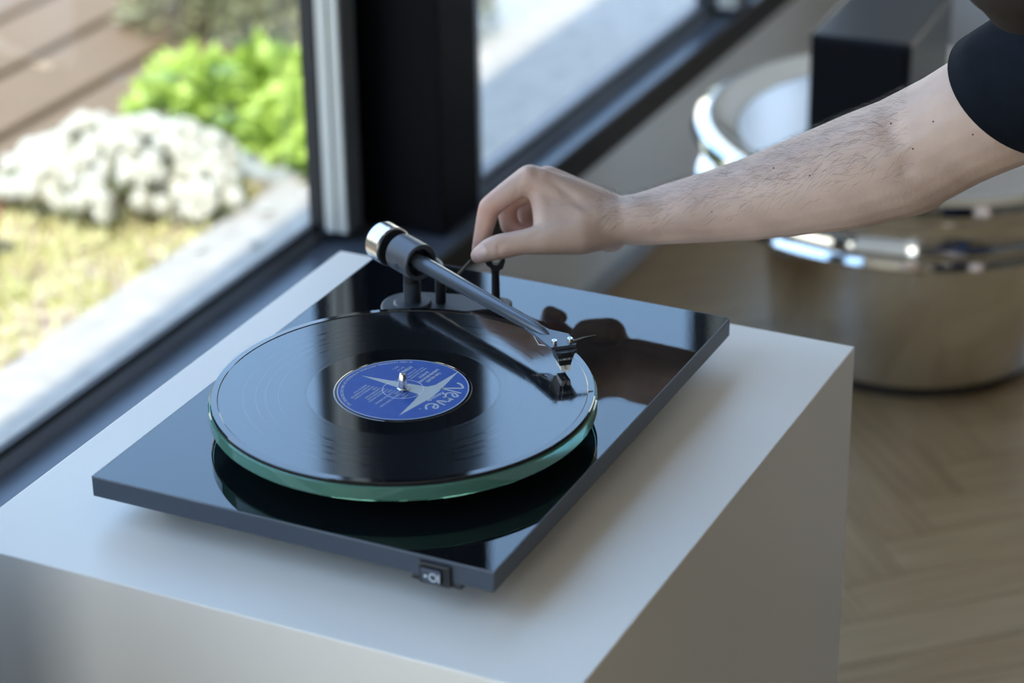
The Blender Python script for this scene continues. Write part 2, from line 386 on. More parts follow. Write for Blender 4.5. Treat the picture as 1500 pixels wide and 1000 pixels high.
# pebbles scattered on the path strip
peb = [(1.18, 1.05), (1.24, 1.03), (1.12, .99), (1.15, 1.01), (1.32, 1.10), (1.6, 1.2), (1.67, 1.16), (1.72, 1.25), (1.80, 1.22), (1.55, 1.27)]
pm = noisy(mat('pebble', (.55, .54, .5), .8), (.48, .47, .43), (.62, .61, .57), 60)
first = None
for i, (x, y_) in enumerate(peb):
    if first is None:
        b = bmesh.new(); bmesh.ops.create_icosphere(b, subdivisions=2, radius=.011)
        for v in b.verts: v.co.z *= .55; v.co += noise.noise_vector(v.co * 90) * .002
        first = o = obj('pebble', b, pm, smooth=True)
    else: o = first.copy(); C.objects.link(o)
    o.location = (x, y_, ZF + .0045); o.rotation_euler = (0, 0, i * 1.3); k = .7 + .5 * random.random(); o.scale = (k, k, k)
    tag(o, 'small pale pebble lying on the concrete strip outside the window', 'pebble', 'pebbles on the concrete strip')

# timber deck, boards parallel to the window wall
dk = empty('timber_deck', (2.5, 1.66, ZF)); tag(dk, 'brown timber deck with dark gaps beyond the planting', 'deck')
y_ = 1.655; dm = None
for i in range(16):
    b0 = y_ + i * .190
    if i == 1: dm = None
    if dm is None:
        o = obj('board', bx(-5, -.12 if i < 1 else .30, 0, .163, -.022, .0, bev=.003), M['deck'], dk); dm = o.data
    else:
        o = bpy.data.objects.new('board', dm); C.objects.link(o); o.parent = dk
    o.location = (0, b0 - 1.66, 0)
obj('gap_shade_sheet', bx(-5, -.13, 0, 3.0, -.06, -.05), mat('deck_shadow', (.05, .035, .028), .9), dk)  # dark sheet below the boards, shade in the gaps put into its colour

def leaf_mesh(b, p_, d, n_, L, W):
    s = d.cross(n_).normalized() * W
    v = [b.verts.new(p_), b.verts.new(p_ + d * L * .45 + s), b.verts.new(p_ + d * L + n_ * L * -.12), b.verts.new(p_ + d * L * .45 - s)]
    b.faces.new(v)
def rnd_dir(up=.3):
    v = Vector((random.gauss(0, 1), random.gauss(0, 1), random.gauss(0, 1) + up)); return v.normalized()
def leafy(name, blobs, n, L, W, m_, parent, up=.6):
    b = bmesh.new()
    for _ in range(n):
        c_, r_ = random.choice(blobs); d = rnd_dir(.4)
        rr = r_ * (.55 + .5 * random.random() ** .5); p_ = Vector(c_) + Vector((d.x * rr, d.y * rr, abs(d.z) * rr * .9))
        leaf_mesh(b, p_, (d + rnd_dir(.5) * .8).normalized(), rnd_dir(1.2), L * (.7 + .6 * random.random()), W)
    o = obj(name, b, m_, parent); o['kind'] = 'stuff'; return o
def leafmat(name, a, b_):
    m_ = noisy(mat(name, a, .5), a, b_, 16, 3); bs = m_.node_tree.nodes['Principled BSDF']; return m_
# white flowering bush
fb = empty('flowering_bush', (1.70, 1.50, ZF)); tag(fb, 'low bush covered in white blossom outside the window', 'bush')
lg = leafmat('flower_leaf', (.12, .13, .06), (.26, .27, .14))
def al(t, n_, z, r_): return ((.405 * t + .914 * n_, -.914 * t + .405 * n_, z), r_)
blobs = [al(-.115, 0, 0, .075), al(-.05, .02, 0, .10), al(.03, .0, 0, .105), al(.09, .03, 0, .085), al(.135, -.05, -.01, .055), al(-.02, -.05, 0, .08)]
leafy('leaves', blobs, 1500, .022, .005, lg, fb)
b = bmesh.new(); bmesh.ops.create_icosphere(b, subdivisions=2, radius=.0150)
for v in b.verts:
    n_ = noise.noise(v.co * 160); v.co *= 1 + .45 * n_; v.co.z *= .85
blm = noisy(mat('white_blossom', (.80, .78, .70), .7), (.50, .47, .36), (.74, .71, .63), 120)
bl0 = None; cnt = 0
def blossom_at(px, py, s, k):
    pass
for _ in range(290):
    c_, r_ = random.choice(blobs[:4] + blobs[:4] + blobs[4:]); d = rnd_dir(.5); d.z = abs(d.z)
    p_ = Vector(c_) + Vector((d.x * r_, d.y * r_, d.z * r_ * .95 + .008))
    if bl0 is None: o = obj('blossom', b, blm, fb, smooth=False); bl0 = o
    else: o = bl0.copy(); C.objects.link(o); o.parent = fb
    k = .8 + .7 * random.random(); o.scale = (k, k, k); o.location = p_; o.rotation_euler = (random.random() * 6, random.random() * 6, 0)
# bright green bush behind it
gb = empty('green_bush', (2.08, 1.50, ZF)); tag(gb, 'fresh bright green leafy plant behind the white blossom', 'bush')
gl = leafmat('bright_leaf', (.28, .42, .05), (.60, .74, .17))
leafy('leaves', [al(-.09, .0, 0, .10), al(.02, .03, 0, .11), al(.12, .0, 0, .10), al(.10, -.12, 0, .085), al(.16, -.17, 0, .07), al(.17, -.23, 0, .06)], 2200, .036, .013, gl, gb)
# olive shrub further off
ob = empty('olive_shrub', (2.55, 1.62, ZF)); tag(ob, 'olive green twiggy shrub furthest from the window', 'shrub')
ol = leafmat('olive_leaf', (.13, .12, .05), (.40, .40, .22))
leafy('leaves', [al(-.25, .03, 0, .12), al(-.12, 0, 0, .14), al(.03, 0, 0, .15), al(.17, 0, .0, .15), al(.08, .16, .04, .16)], 2600, .034, .006, ol, ob)
b = bmesh.new()
for _ in range(60):
    a = Vector((random.uniform(-.06, .2), random.uniform(-.15, .2), 0)); tube(b, [a, a + Vector((random.uniform(-.08, .08), random.uniform(-.08, .08), .26))], [.003, .001], 4)
o = obj('twigs', b, mat('twig', (.16, .11, .07), .8), ob); o['kind'] = 'stuff'
# yellow-green ground cover
gc = empty('ground_cover', (1.3, 1.42, ZF)); tag(gc, 'yellow green mossy ground cover beside the concrete strip', 'moss')
b = bmesh.new()
for _ in range(9000):
    x = random.uniform(-.75, .56); y2 = random.uniform(-.105, .24)
    if random.random() > .55 + .6 * noise.noise(Vector((x * 9, y2 * 9, 3))): continue
    p_ = Vector((x, y2, -.028)); leaf_mesh(b, p_, rnd_dir(1.4), rnd_dir(.5), random.uniform(.012, .035), .0045)
o = obj('sprigs', b, leafmat('moss_leaf', (.50, .50, .17), (.80, .76, .42)), gc); o['kind'] = 'stuff'
struct(obj('ground_bed', bx(-3, 1.86, 1.30, 1.655, ZF - .1, ZF - .022), noisy(mat('bed_litter', (.4, .36, .22), .95), (.26, .17, .12), (.74, .62, .40), 26, 5, bump=.5, dist=.01)))
# terracotta pot and dark stone at the left edge
pt = empty('terracotta_pot', (1.415, 1.575, ZF)); tag(pt, 'small orange terracotta pot left of the white blossom', 'pot')
tm = noisy(mat('terracotta', (.45, .17, .07), .8), (.38, .13, .05), (.52, .21, .09), 40)
obj('pot_body', lathe(bmesh.new(), [(0, -.02), (.022, -.02), (.033, .045), (.037, .045), (.037, .058), (.031, .058), (.028, .02), (0, .02)], seg=32), tm, pt, smooth=False)
b = bmesh.new(); bmesh.ops.create_icosphere(b, subdivisions=2, radius=.035)
for v in b.verts: v.co.z *= .7; v.co += noise.noise_vector(v.co * 30) * .01
tag(obj('dark_stone', b, mat('dark_stone', (.05, .055, .065), .7), smooth=True, loc=(1.50, 1.70, ZF + .018)), 'dark rounded stone at the deck edge by the blossom', 'stone')
# hedge far away closing the garden
hd = empty('garden_hedge', (4, 9.5, ZF)); tag(hd, 'long dark hedge at the far end of the garden', 'hedge')
b = bmesh.new(); box(b, -14, 14, -.3, .3, -.05, 1.0, bev=.08); o = obj('hedge_core', b, mat('hedge_core', (.04, .06, .02), .9), hd)
b = bmesh.new()
for _ in range(5000): leaf_mesh(b, Vector((random.uniform(-12, 12), random.uniform(-.42, -.28), random.uniform(0, 1.1))), rnd_dir(.3), rnd_dir(), .16, .05)
o = obj('leaves', b, leafmat('hedge_leaf', (.05, .09, .02), (.12, .18, .05)), hd); o['kind'] = 'stuff'

# ================================================================== PEDESTAL
ZP = -.0387
pedestal = obj('display_pedestal', bx(-.0705, .5263, -.0913, .4202, ZF, ZP, bev=.0012), M['white'])
tag(pedestal, 'large plain white display pedestal under the record player by the window', 'pedestal')

# ================================================================== DRUM + SPEAKER
DX, DY = 1.687, .195
dr = empty('steel_drum_table', (DX, DY, ZF)); tag(dr, 'low round mirror-polished steel drum table on the parquet behind the pedestal', 'table')
obj('plinth_ring', cyl(bmesh.new(), .178, 0, .022, seg=96), M['rubber'], dr)
autosmooth(obj('drum_body', lathe(bmesh.new(), [(0, .018), (.188, .018), (.192, .024), (.206, .16), (.208, .224), (0, .226)], seg=128), M['chrome'], dr))
zt_ = ZF
autosmooth(obj('lower_rim', lathe(bmesh.new(), [(.18, .226), (.285, .226), (.297, .231), (.301, .238), (.297, .246), (.285, .250), (.18, .250)], seg=128), M['chrome'], dr))
autosmooth(obj('band', lathe(bmesh.new(), [(.18, .250), (.280, .250), (.276, .262), (.276, .286), (.282, .296), (.18, .296)], seg=128), M['chrome'], dr))
autosmooth(obj('upper_rim', lathe(bmesh.new(), [(.18, .296), (.288, .296), (.300, .302), (.305, .312), (.300, .324), (.288, .330), (.270, .327), (.252, .316), (.240, .314), (.18, .314)], seg=128), M['chrome'], dr))
obj('top_plate', cyl(bmesh.new(), .242, .296, .3145, seg=96), mat('brushed_plate', (.55, .50, .46), .28, .9), dr)
b = bmesh.new(); lathe(b, [(0, 0), (.020, 0), (.032, .052), (0, .052)], c=(-.10, .235, .176), seg=32)
autosmooth(obj('side_lug', b, mat('frosted_lug', (.55, .58, .58), .35), dr))
SZ = ZF + .3145
spk = empty('speaker_box', (1.512, .296, SZ)); tag(spk, 'black box speaker standing on the round steel drum table', 'speaker')
spk.rotation_euler = (0, 0, R(3))
obj('cabinet', bx(0, .22, -.131, 0, 0, .172, bev=.004), M['box'], spk)
obj('front_grille', bx(-.006, 0, -.126, -.005, .006, .166, bev=.002), mat('grille_cloth', (.004, .005, .008), .8, Specular_IOR_Level=.2), spk)
b = bmesh.new(); cyl(b, .018, 0, .012, c=(-.115, .105, .3145))
obj('control_knob', b, M['blackplastic'], dr)

# ================================================================== TURNTABLE
W_, D_, TH = .4600, .3402, .0171
SPX, SPY = .1742, .1637
tt = empty('turntable', (0, 0, 0)); tag(tt, 'black gloss record player with a green-edged glass platter on the white pedestal', 'turntable')
pl = obj('plinth', bx(0, W_, 0, D_, -TH, -.0008, bev=.0007), M['satin'], tt)
obj('gloss_top', bx(.0009, W_ - .0009, .0009, D_ - .0009, -.0008, 0), M['gloss'], pl)
b = bmesh.new()
for a in ((0, W_, 0, .0009), (0, W_, D_ - .0009, D_), (0, .0009, .0009, D_ - .0009), (W_ - .0009, W_, .0009, D_ - .0009)): box(b, a[0], a[1], a[2], a[3], -.0010, -.0001)
obj('edge_trim', b, M['edge'], pl)
for (x, y_) in ((.05, .04), (W_ - .04, D_ / 2), (.05, D_ - .05)):
    obj('foot', lathe(bmesh.new(), [(0, 0), (.016, 0), (.019, .004), (.022, .0215), (0, .0215)], c=(x, y_, ZP + .0001), seg=32), M['rubber'], tt)
# rocker switch on the left face
sw = obj('power_switch', bx(-.0035, .012, .0335, .0585, -.0205, -.0035, bev=.001), M['blackplastic'], tt)
rk = obj('rocker', bx(-.0062, -.0030, .0395, .0555, -.0180, -.0070, bev=.0012), M['satin'], sw)
b = bmesh.new(); lathe(b, [(.0026, 0), (.0034, 0), (.0034, .0003), (.0026, .0003), (.0026, 0)], c=(-.0062, .0455, -.0125), axis=(-1, 0, 0), seg=24)
cyl(b, .0011, 0, .0003, c=(-.0062, .0515, -.0125), axis=(-1, 0, 0), seg=16)
box(b, -.0065, -.0061, .0404, .0412, -.016, -.009)
obj('switch_marks', b, M['printwhite'], rk)
obj('switch_bracket', bx(0, .03, .026, .066, -.0215, -.0170, bev=.001), M['blackplastic'], sw)
# sub-platter, glass platter, felt mat, spindle
obj('sub_platter', lathe(bmesh.new(), [(0, .0006), (.018, .0006), (.018, .006), (.062, .006), (.062, .0148), (0, .0148)], c=(SPX, SPY, 0), seg=64), M['blackplastic'], tt)
plat = obj('glass_platter', lathe(bmesh.new(), [(0, .0150), (.1512, .0150), (.1522, .0160), (.1522, .0257), (.1512, .0267), (0, .0267)], c=(SPX, SPY, 0), seg=256), M['greenglass'], tt)
autosmooth(plat)
obj('felt_mat', cyl(bmesh.new(), .1505, .02672, .0281, c=(SPX, SPY, 0), seg=160), M['felt'], tt)
autosmooth(obj('spindle', lathe(bmesh.new(), [(0, .02), (.0036, .02), (.0036, .0385), (.0030, .0412), (.0022, .0432), (.0012, .0438), (0, .0438)], c=(SPX, SPY, 0), seg=12), M['steel'], tt), 20)
autosmooth(obj('spindle_collar', cyl(bmesh.new(), .0046, .030, .0312, c=(SPX, SPY, 0), seg=24, bev=.0003), M['steel'], tt))

# tonearm
P = Vector((.357, .252, .053)); H = Vector((.259, .066, .0525))
ad = (H - P).normalized()
sd = Vector((-ad.y, ad.x, 0)).normalized()          # to the right of the arm seen from its pivot? (perp)
ab = hull((P.x, P.y), .0275, (.392, .186), .011)
b = prism(bmesh.new(), ab, .0001, .0085)
base = obj('arm_base', b, M['basegrey'], tt)
bev = base.modifiers.new('b', 'BEVEL'); bev.width = .0014; bev.segments = 3; bev.limit_method = 'ANGLE'
autosmooth(obj('pillar', lathe(bmesh.new(), [(0, .0085), (.0165, .0085), (.0165, .0105), (.0150, .0120), (.0078, .0125), (.0075, .0165), (.0075, .030), (0, .030)], c=(P.x, P.y, 0), seg=48), M['basegrey'], base))
ta = obj('tonearm', tube(bmesh.new(), [P - ad * .004, P + ad * .02, P + ad * .10, P + ad * .172, P + ad * .186 - Vector((0, 0, .0008)), P + ad * .196 - Vector((0, 0, .0018))], [.0070, .0068, .0060, .0053, .0040, .0016], 32), M['armgrey'], tt)
autosmooth(ta)
# bearing housing: hollow cylinder around the tube
autosmooth(obj('bearing_housing', lathe(bmesh.new(), [(.0130, -.0155), (.0154, -.0155), (.0161, -.0148), (.0161, .0140), (.0154, .0147), (.0130, .0147), (.0124, .0137), (.0124, .002), (0, .002), (0, -.0130), (.0124, -.0130), (.0130, -.0155)], c=P, axis=ad, seg=64), M['bearing'], ta))
s_out = -sd if (-sd).dot(CAM - P) > 0 else sd
autosmooth(obj('pivot_screw', lathe(bmesh.new(), [(0, .0152), (.0021, .0152), (.0030, .0152), (.0030, .0166), (.0020, .0166), (.0017, .0158), (0, .0158)], c=P + ad * .001, axis=(s_out + Vector((0, 0, -.25))).normalized(), seg=24), M['satin'], ta))
cyl_yoke = lathe(bmesh.new(), [(0, .030), (.0072, .030), (.0072, .0405), (0, .0405)], c=(P.x, P.y, 0), seg=32)
obj('yoke', cyl_yoke, M['blackplastic'], ta)
autosmooth(obj('stub', tube(bmesh.new(), [P - ad * .012, P - ad * .050], .0042, 20), M['blackplastic'], ta))
cw = autosmooth(obj('counterweight', lathe(bmesh.new(), [(0, .0262), (.0162, .0262), (.0176, .0272), (.0176, .0438), (.0166, .0450), (0, .0450)], c=P, axis=-ad, seg=72), M['steel'], ta))
autosmooth(obj('weight_face', lathe(bmesh.new(), [(.005, .0250), (.0160, .0250), (.0166, .0262), (.0166, .0266), (.005, .0266)], c=P, axis=-ad, seg=64), M['blackplastic'], cw))
obj('grub_screw', cyl(bmesh.new(), .0016, .0172, .0182, c=P - ad * .031, axis=(0, 0, 1), seg=16), M['steel'], cw)
# headshell: flat tapering plate blending from the tube
HD = Vector((.252, .069, .0545)); HS = Vector((.2604, .0593, .0545))   # the two screws
cd = Vector(((HS - HD).y, -(HS - HD).x, 0)).normalized()               # cartridge axis, perpendicular to the screw line
if cd.dot(ad) < 0: cd = -cd
sl = (HS - HD).normalized(); mid = (HD + HS) / 2; mid.z = 0
def hp(a, b_): v = mid + cd * a + sl * b_; return (v.x, v.y)
T0 = P + ad * .168; T1 = P + ad * .186
def tp(t, o_): v = t + sd * o_; return (v.x, v.y)
side = 1 if sd.dot(sl) > 0 else -1
pts = [tp(T0, -.0055 * side), hp(.0030, -.0108), hp(.0045, -.0098), hp(.0045, .0098), hp(.0025, .0110), hp(-.006, .0108), hp(-.016, .0098), tp(T1, .0062 * side), tp(T0, .0060 * side)]
hs = obj('headshell', prism(bmesh.new(), pts, .0505, .0530), M['armgrey'], ta)
for S_ in (HD, HS):
    autosmooth(obj('mounting_screw', lathe(bmesh.new(), [(0, -.002), (.0022, -.002), (.0022, .0016), (.0021, .0021), (.0012, .0021), (.0010, .0008), (0, .0008)], c=(S_.x, S_.y, .0548), seg=24), M['steel'], ta), 30)
b = bmesh.new(); e0 = mid + sl * .009 + Vector((0, 0, .0531)); e1 = mid + sl * .0285 - cd * .0030 + Vector((0, 0, .0546))
tube(b, [e0, (e0 + e1) / 2 + Vector((0, 0, .0006)), e1], [.0016, .0011, .0005], 8)
obj('finger_lift', b, M['steel'].copy(), ta); bpy.data.objects['finger_lift'].data.materials[0].node_tree.nodes['Principled BSDF'].inputs['Base Color'].default_value = (.25, .27, .30, 1)
# cartridge body (tapered), front face towards -> cd
def frustum(b, top, bot, z1, z0):
    a = [b.verts.new((*hp(*q_), z1)) for q_ in top]; c_ = [b.verts.new((*hp(*q_), z0)) for q_ in bot]
    b.faces.new(a); b.faces.new(c_[::-1])
    for i in range(len(a)): b.faces.new((a[i], a[(i + 1) % len(a)], c_[(i + 1) % len(a)], c_[i]))
    bmesh.ops.recalc_face_normals(b, faces=b.faces); return b
ct = obj('cartridge', frustum(bmesh.new(), [(-.012, -.0082), (.0105, -.0075), (.0120, -.0040), (.0120, .0045), (.0085, .0098), (-.012, .0098)], [(-.012, -.0080), (.0105, -.0073), (.0118, -.0040), (.0118, .0045), (.0083, .0096), (-.012, .0096)], .0505, .0480), M['blackplastic'], ta)
obj('cartridge_body', frustum(bmesh.new(), [(-.013, -.0068), (.0110, -.0068), (.0110, .0068), (-.013, .0068)], [(-.009, -.0044), (.0086, -.0044), (.0086, .0044), (-.009, .0044)], .0480, .0378), M['blackplastic'], ta)
obj('stylus_holder', frustum(bmesh.new(), [(-.004, -.0042), (.0100, -.0042), (.0100, -.0014), (.0070, -.0010), (.0070, .0010), (.0100, .0014), (.0100, .0042), (-.004, .0042)], [(-.004, -.0034), (.0108, -.0036), (.0108, -.0012), (.0070, -.0010), (.0070, .0010), (.0108, .0012), (.0108, .0036), (-.004, .0034)], .0380, .0335), M['whiteplastic'], ta)
c0 = mid + cd * .002
obj('cantilever', tube(bmesh.new(), [(c0.x, c0.y, .0345), tuple((mid + cd * .0085)[:2]) + (.0318,)], [.0005, .0003], 8), M['steel'], ta)
wm = [mat('wire_' + n_, c_, .5) for n_, c_ in (('white', (.6, .6, .6)), ('red', (.4, .05, .04)), ('green', (.05, .2, .1)), ('blue', (.05, .1, .35)))]
for i, m_ in enumerate(wm):
    a = mid - cd * .013 + sl * (-.0045 + .003 * i); c1 = P + ad * (.176 + .003 * (i % 2)) + sd * (.002 * (i - 1.5)) + Vector((0, 0, -.0048))
    a_ = Vector((a.x, a.y, .045)); mm_ = (a_ + c1) / 2 + Vector((0, 0, -.0035)) - sl * .003
    obj('lead_wire', tube(bmesh.new(), [a_, mm_, c1], .00045, 6), m_, ta)

# cueing: pillar, platform, lever held by the fingers, arm rest clip
Q = Vector((.371, .232, 0))
autosmooth(obj('cueing_pillar', cyl(bmesh.new(), .0046, .0085, .036, c=Q, seg=28, bev=.0006), M['blackplastic'], tt))
b = bmesh.new(); arc = [P.xy + Matrix.Rotation(R(a), 2) @ (Q.xy - P.xy).normalized() * .026 for a in range(-38, 40, 6)]
tube(b, [(a.x, a.y, .0425) for a in arc], .0022, 8); tube(b, [(Q.x, Q.y, .034), (Q.x, Q.y, .042)], .002, 10)
obj('lift_platform', b, M['blackplastic'], tt)
LT = I(690.5, 381, 2.128)
LB = Vector((Q.x + .004, Q.y - .002, .020))
b = bmesh.new(); tube(b, [LB, LB + (LT - LB) * .3 + Vector((0, 0, -.001)), LB + (LT - LB) * .97, LT], [.0017, .0015, .0012, .0014], 10)
obj('cueing_lever', b, M['blackplastic'], tt)
RX = Vector((.389, .188, 0))
b = bmesh.new()
lathe(b, [(0, .0085), (.0065, .0085), (.0060, .011), (.0038, .013), (.0034, .036), (.0042, .041), (0, .041)], c=RX, seg=24)
rest = autosmooth(obj('arm_rest', b, M['blackplastic'], tt))
b = bmesh.new(); U = [(-.0085, .0505), (-.0085, .0480), (-.0070, .0450), (-.0015, .0405), (.0025, .0395), (.0065, .0420), (.0085, .0480), (.0085, .0545), (.0105, .0570), (.0070, .0580), (.0050, .0555), (.0052, .0500), (.0020, .0450), (-.0015, .0455), (-.0040, .0500), (-.0045, .0520), (-.0120, .0530), (-.0125, .0490)]
rd = (RT.xy).normalized(); fd = Vector((-rd.y, rd.x))
fr = [[b.verts.new((RX.x + rd.x * u + fd.x * o_, RX.y + rd.y * u + fd.y * o_, z)) for u, z in U] for o_ in (-.003, .003)]
b.faces.new(fr[0]); b.faces.new(fr[1][::-1])
for i in range(len(U)): b.faces.new((fr[0][i], fr[0][(i + 1) % len(U)], fr[1][(i + 1) % len(U)], fr[1][i]))
bmesh.ops.recalc_face_normals(b, faces=b.faces)
obj('rest_clip', b, M['blackplastic'], tt)

# ---- printed texts
def text_bm(s, size, bold=0., shear=0., align='CENTER', space=1.0):
    cu = bpy.data.curves.new('txt', 'FONT'); cu.body = s; cu.size = size; cu.align_x = align; cu.align_y = 'CENTER'; cu.offset = bold; cu.shear = shear; cu.space_character = space
    cu.resolution_u = 3
    o = bpy.data.objects.new('txt', cu); C.objects.link(o); dg = bpy.context.evaluated_depsgraph_get()
    me = bpy.data.meshes.new_from_object(o.evaluated_get(dg)); b = bmesh.new(); b.from_mesh(me)
    bpy.data.objects.remove(o); bpy.data.curves.remove(cu); bpy.data.meshes.remove(me)
    return b
# cartridge lettering
fc = mid + cd * .01020
b = text_bm('SUMIKO', .0030, .00004, space=1.35)
tilt = math.atan2(.0024, .0102)
xv = sl; yv = (Vector((0, 0, 1)) * math.cos(tilt) + cd * math.sin(tilt)).normalized()
if xv.cross(yv).dot(cd) < 0: xv = -xv
for v in b.verts: v.co = Vector((fc.x, fc.y, .0440)) + xv * v.co.x + yv * v.co.y + cd * .00022
obj('cartridge_lettering', b, M['printwhite'], ta)

# ================================================================== RECORD
rec = empty('vinyl_record', (SPX, SPY, .0282)); tag(rec, 'black twelve-inch vinyl record with a blue label lying on the platter', 'record')
disc = obj('disc', lathe(bmesh.new(), [(.0036, .0), (.1495, .0), (.1505, .0009), (.1499, .0016), (.1450, .0018), (.1443, .0012), (.0545, .0012), (.0535, .0015), (.0036, .0015), (.0036, 0)], seg=360), M['vinyl'], rec)
autosmooth(disc, 10)
lab = obj('label', lathe(bmesh.new(), [(.0038, .0015), (.0520, .0015), (.0520, .0018), (.0038, .0018), (.0038, .0015)], seg=128), M['label'], rec)
lab.rotation_euler = (0, 0, R(177))
def on_label(b, x, y_, rot=-3.5, z=.00186, name='label_print', m_='print'):
    Mx = Matrix.Translation((x / 1000 , y_ / 1000 , z)) @ Matrix.Rotation(R(rot), 4, 'Z') @ Matrix.Scale(.001, 4)
    for v in b.verts: v.co = Mx @ v.co
    return obj(name, b, M[m_], lab)
def ribbon(b, pts, wd):
    pts = [Vector((x, y_, 0)) for x, y_ in pts]; P2 = []
    for i in range(len(pts) - 1):   # catmull-rom
        p0, p1, p2, p3 = pts[max(i - 1, 0)], pts[i], pts[i + 1], pts[min(i + 2, len(pts) - 1)]
        for k in range(6):
            t = k / 6; P2.append(.5 * ((2 * p1) + (-p0 + p2) * t + (2 * p0 - 5 * p1 + 4 * p2 - p3) * t * t + (-p0 + 3 * p1 - 3 * p2 + p3) * t ** 3))
    P2.append(pts[-1]); prev = None
    for i, p_ in enumerate(P2):
        d = (P2[min(i + 1, len(P2) - 1)] - P2[max(i - 1, 0)]).normalized(); n_ = Vector((-d.y, d.x, 0)) * wd / 2
        cur = (b.verts.new(p_ + n_), b.verts.new(p_ - n_))
        if prev: b.faces.new((prev[0], prev[1], cur[1], cur[0]))
        prev = cur
b = bmesh.new()
poly = [(-47.3, 23.3), (-10, 27.0), (3, 27.2), (40.2, 20.3), (12, 17.8), (2.3, 16.0), (-5.2, -41.8), (-12.2, 14.8), (-18, 19.0)]
vs = [b.verts.new((x, y_, 0)) for x, y_ in poly]
f = b.faces.new(vs); bmesh.ops.triangulate(b, faces=[f])
on_label(b, 0, 0, 0, .00183)
b = bmesh.new()
ribbon(b, [(-28.5, 32.3), (-27.7, 36.3), (-23.0, 40.6), (-19.5, 34.8), (-14.4, 26.0)], 1.9)
ribbon(b, [(-14.4, 26.0), (-14.7, 35.0), (-14.6, 44.0)], 1.7)
ribbon(b, [(-9.8, 38.3), (-6.9, 42.4), (-9.1, 44.3), (-11.9, 40.2), (-10.7, 35.2), (-7.6, 34.4), (-3.7, 36.6), (-2.9, 39.6)], 1.6)
ribbon(b, [(-2.2, 44.2), (-2.7, 40), (-2.7, 34.6)], 1.6); ribbon(b, [(-2.4, 39.5), (0.0, 42.6), (2.6, 41.9)], 1.6)
ribbon(b, [(3.4, 41.6), (3.9, 37.5), (5.2, 33.6)], 1.8); ribbon(b, [(5.2, 33.6), (7.2, 37.5), (8.6, 43.0)], 1.6)
ribbon(b, [(11.5, 35.6), (16.4, 37.0), (16.0, 39.9), (12.8, 39.2), (10.6, 35.6), (12.0, 31.4), (16.4, 30.6), (21.4, 33.9)], 1.6)
on_label(b, 0, 0, 0, .00184)
on_label(text_bm('Records', 5.6, .12, .35), -1.0, 29.6, -12)
on_label(text_bm('®', 2.6), 22.6, 28.6, -20)
on_label(text_bm('THE VELVET', 3.6, .12), -28.5, 10.6)
on_label(text_bm('UNDERGROUND', 3.6, .12), -29, 6.1)
on_label(text_bm('& NICO', 3.6, .12), -29, 1.6)
for i, s_ in enumerate(('ORIGINAL RECORDING', 'PRODUCED IN STEREO', 'ALL TRACKS')):
    on_label(text_bm(s_, 2.1, .03), -29, -3.2 - 3.0 * i, m_='print')
on_label(text_bm('STEREO', 4.4, .12), -29.5, -15.2, -6)
on_label(text_bm('817 171', 2.6, .03), -29.5, -20.0, -6)
on_label(text_bm('SIDE 2', 2.6, .03), -29.5, -24.4, -6)
tracks = ['1. HEROIN', '(7:05)', '2. THERE SHE GOES AGAIN', '(2:30)', "3. I'LL BE YOUR MIRROR", '(2:01)', '4. THE BLACK ANGEL\'S', 'DEATH SONG (3:10)', '5. EUROPEAN SON', '(7:40)', 'RECORDED IN STEREO', 'ALL RIGHTS RESERVED', 'MADE IN U.S.A.']
for i, s_ in enumerate(tracks):
    on_label(text_bm(s_, 2.5, .05, align='LEFT'), 3.5 + .3 * i, 8.5 - 3.15 * i, -4)
b = text_bm('© 1967 UNIVERSAL RECORDS, A DIVISION OF UMG RECORDINGS, INC.', 3.3, .05)
xs = [v.co.x for v in b.verts]; span = max(xs) - min(xs); R0 = 47.9
for v in b.verts:
    t = v.co.x / span * R(132) + R(-92); r_ = R0 - v.co.y; v.co.x = r_ * math.cos(t); v.co.y = r_ * math.sin(t)
on_label(b, 0, 0, 0)
b = bmesh.new(); lathe(b, [(15.9, 0), (16.3, 0), (16.3, .06), (15.9, .06), (15.9, 0)], seg=96)
on_label(b, 0, 0, 0, .00184, 'press_ring', 'printwhite')
b = bmesh.new(); lathe(b, [(50.9, 0), (51.7, 0), (51.7, .08), (50.9, .08), (50.9, 0)], seg=128)
on_label(b, 0, 0, 0, .0018, 'label_edge', 'print')

# ================================================================== PERSON
pr = empty('person', (.62, -.62, ZF)); tag(pr, 'man in a black T-shirt kneeling beside the pedestal, reaching over to hold the cueing lever', 'person')
def capsule(bm, a, ra, b_, rb, seg=20):
    a, b_ = Vector(a), Vector(b_); d = (b_ - a); L = d.length
    prof = []
    for k in range(0, 7): t = math.pi / 2 * k / 6; prof.append((ra * math.sin(t), -ra * math.cos(t)))
    for k in range(0, 7): t = math.pi / 2 * k / 6; prof.append((rb * math.cos(t), L + rb * math.sin(t)))
    prof[0] = (0, -ra); prof[-1] = (0, L + rb)
    lathe(bm, prof, a, d / L if L > 1e-6 else (0, 0, 1), seg)
def ell(bm, c_, rx, ry, rz, rot=None):
    Mx = Matrix.Translation(Vector(c_)) @ (rot.to_4x4() if rot else Matrix.Identity(4)) @ Matrix.Diagonal((rx, ry, rz, 1))
    bmesh.ops.create_uvsphere(bm, u_segments=24, v_segments=16, radius=1, matrix=Mx)
def chain(bm, pts):
    for (a, ra), (b_, rb) in zip(pts, pts[1:]): capsule(bm, a, ra, b_, rb)
def J(px, py, s, rpx):
    p_ = I(px, py, s); return (p_, rpx * (p_ - CAM).dot(FW) / F_PX)
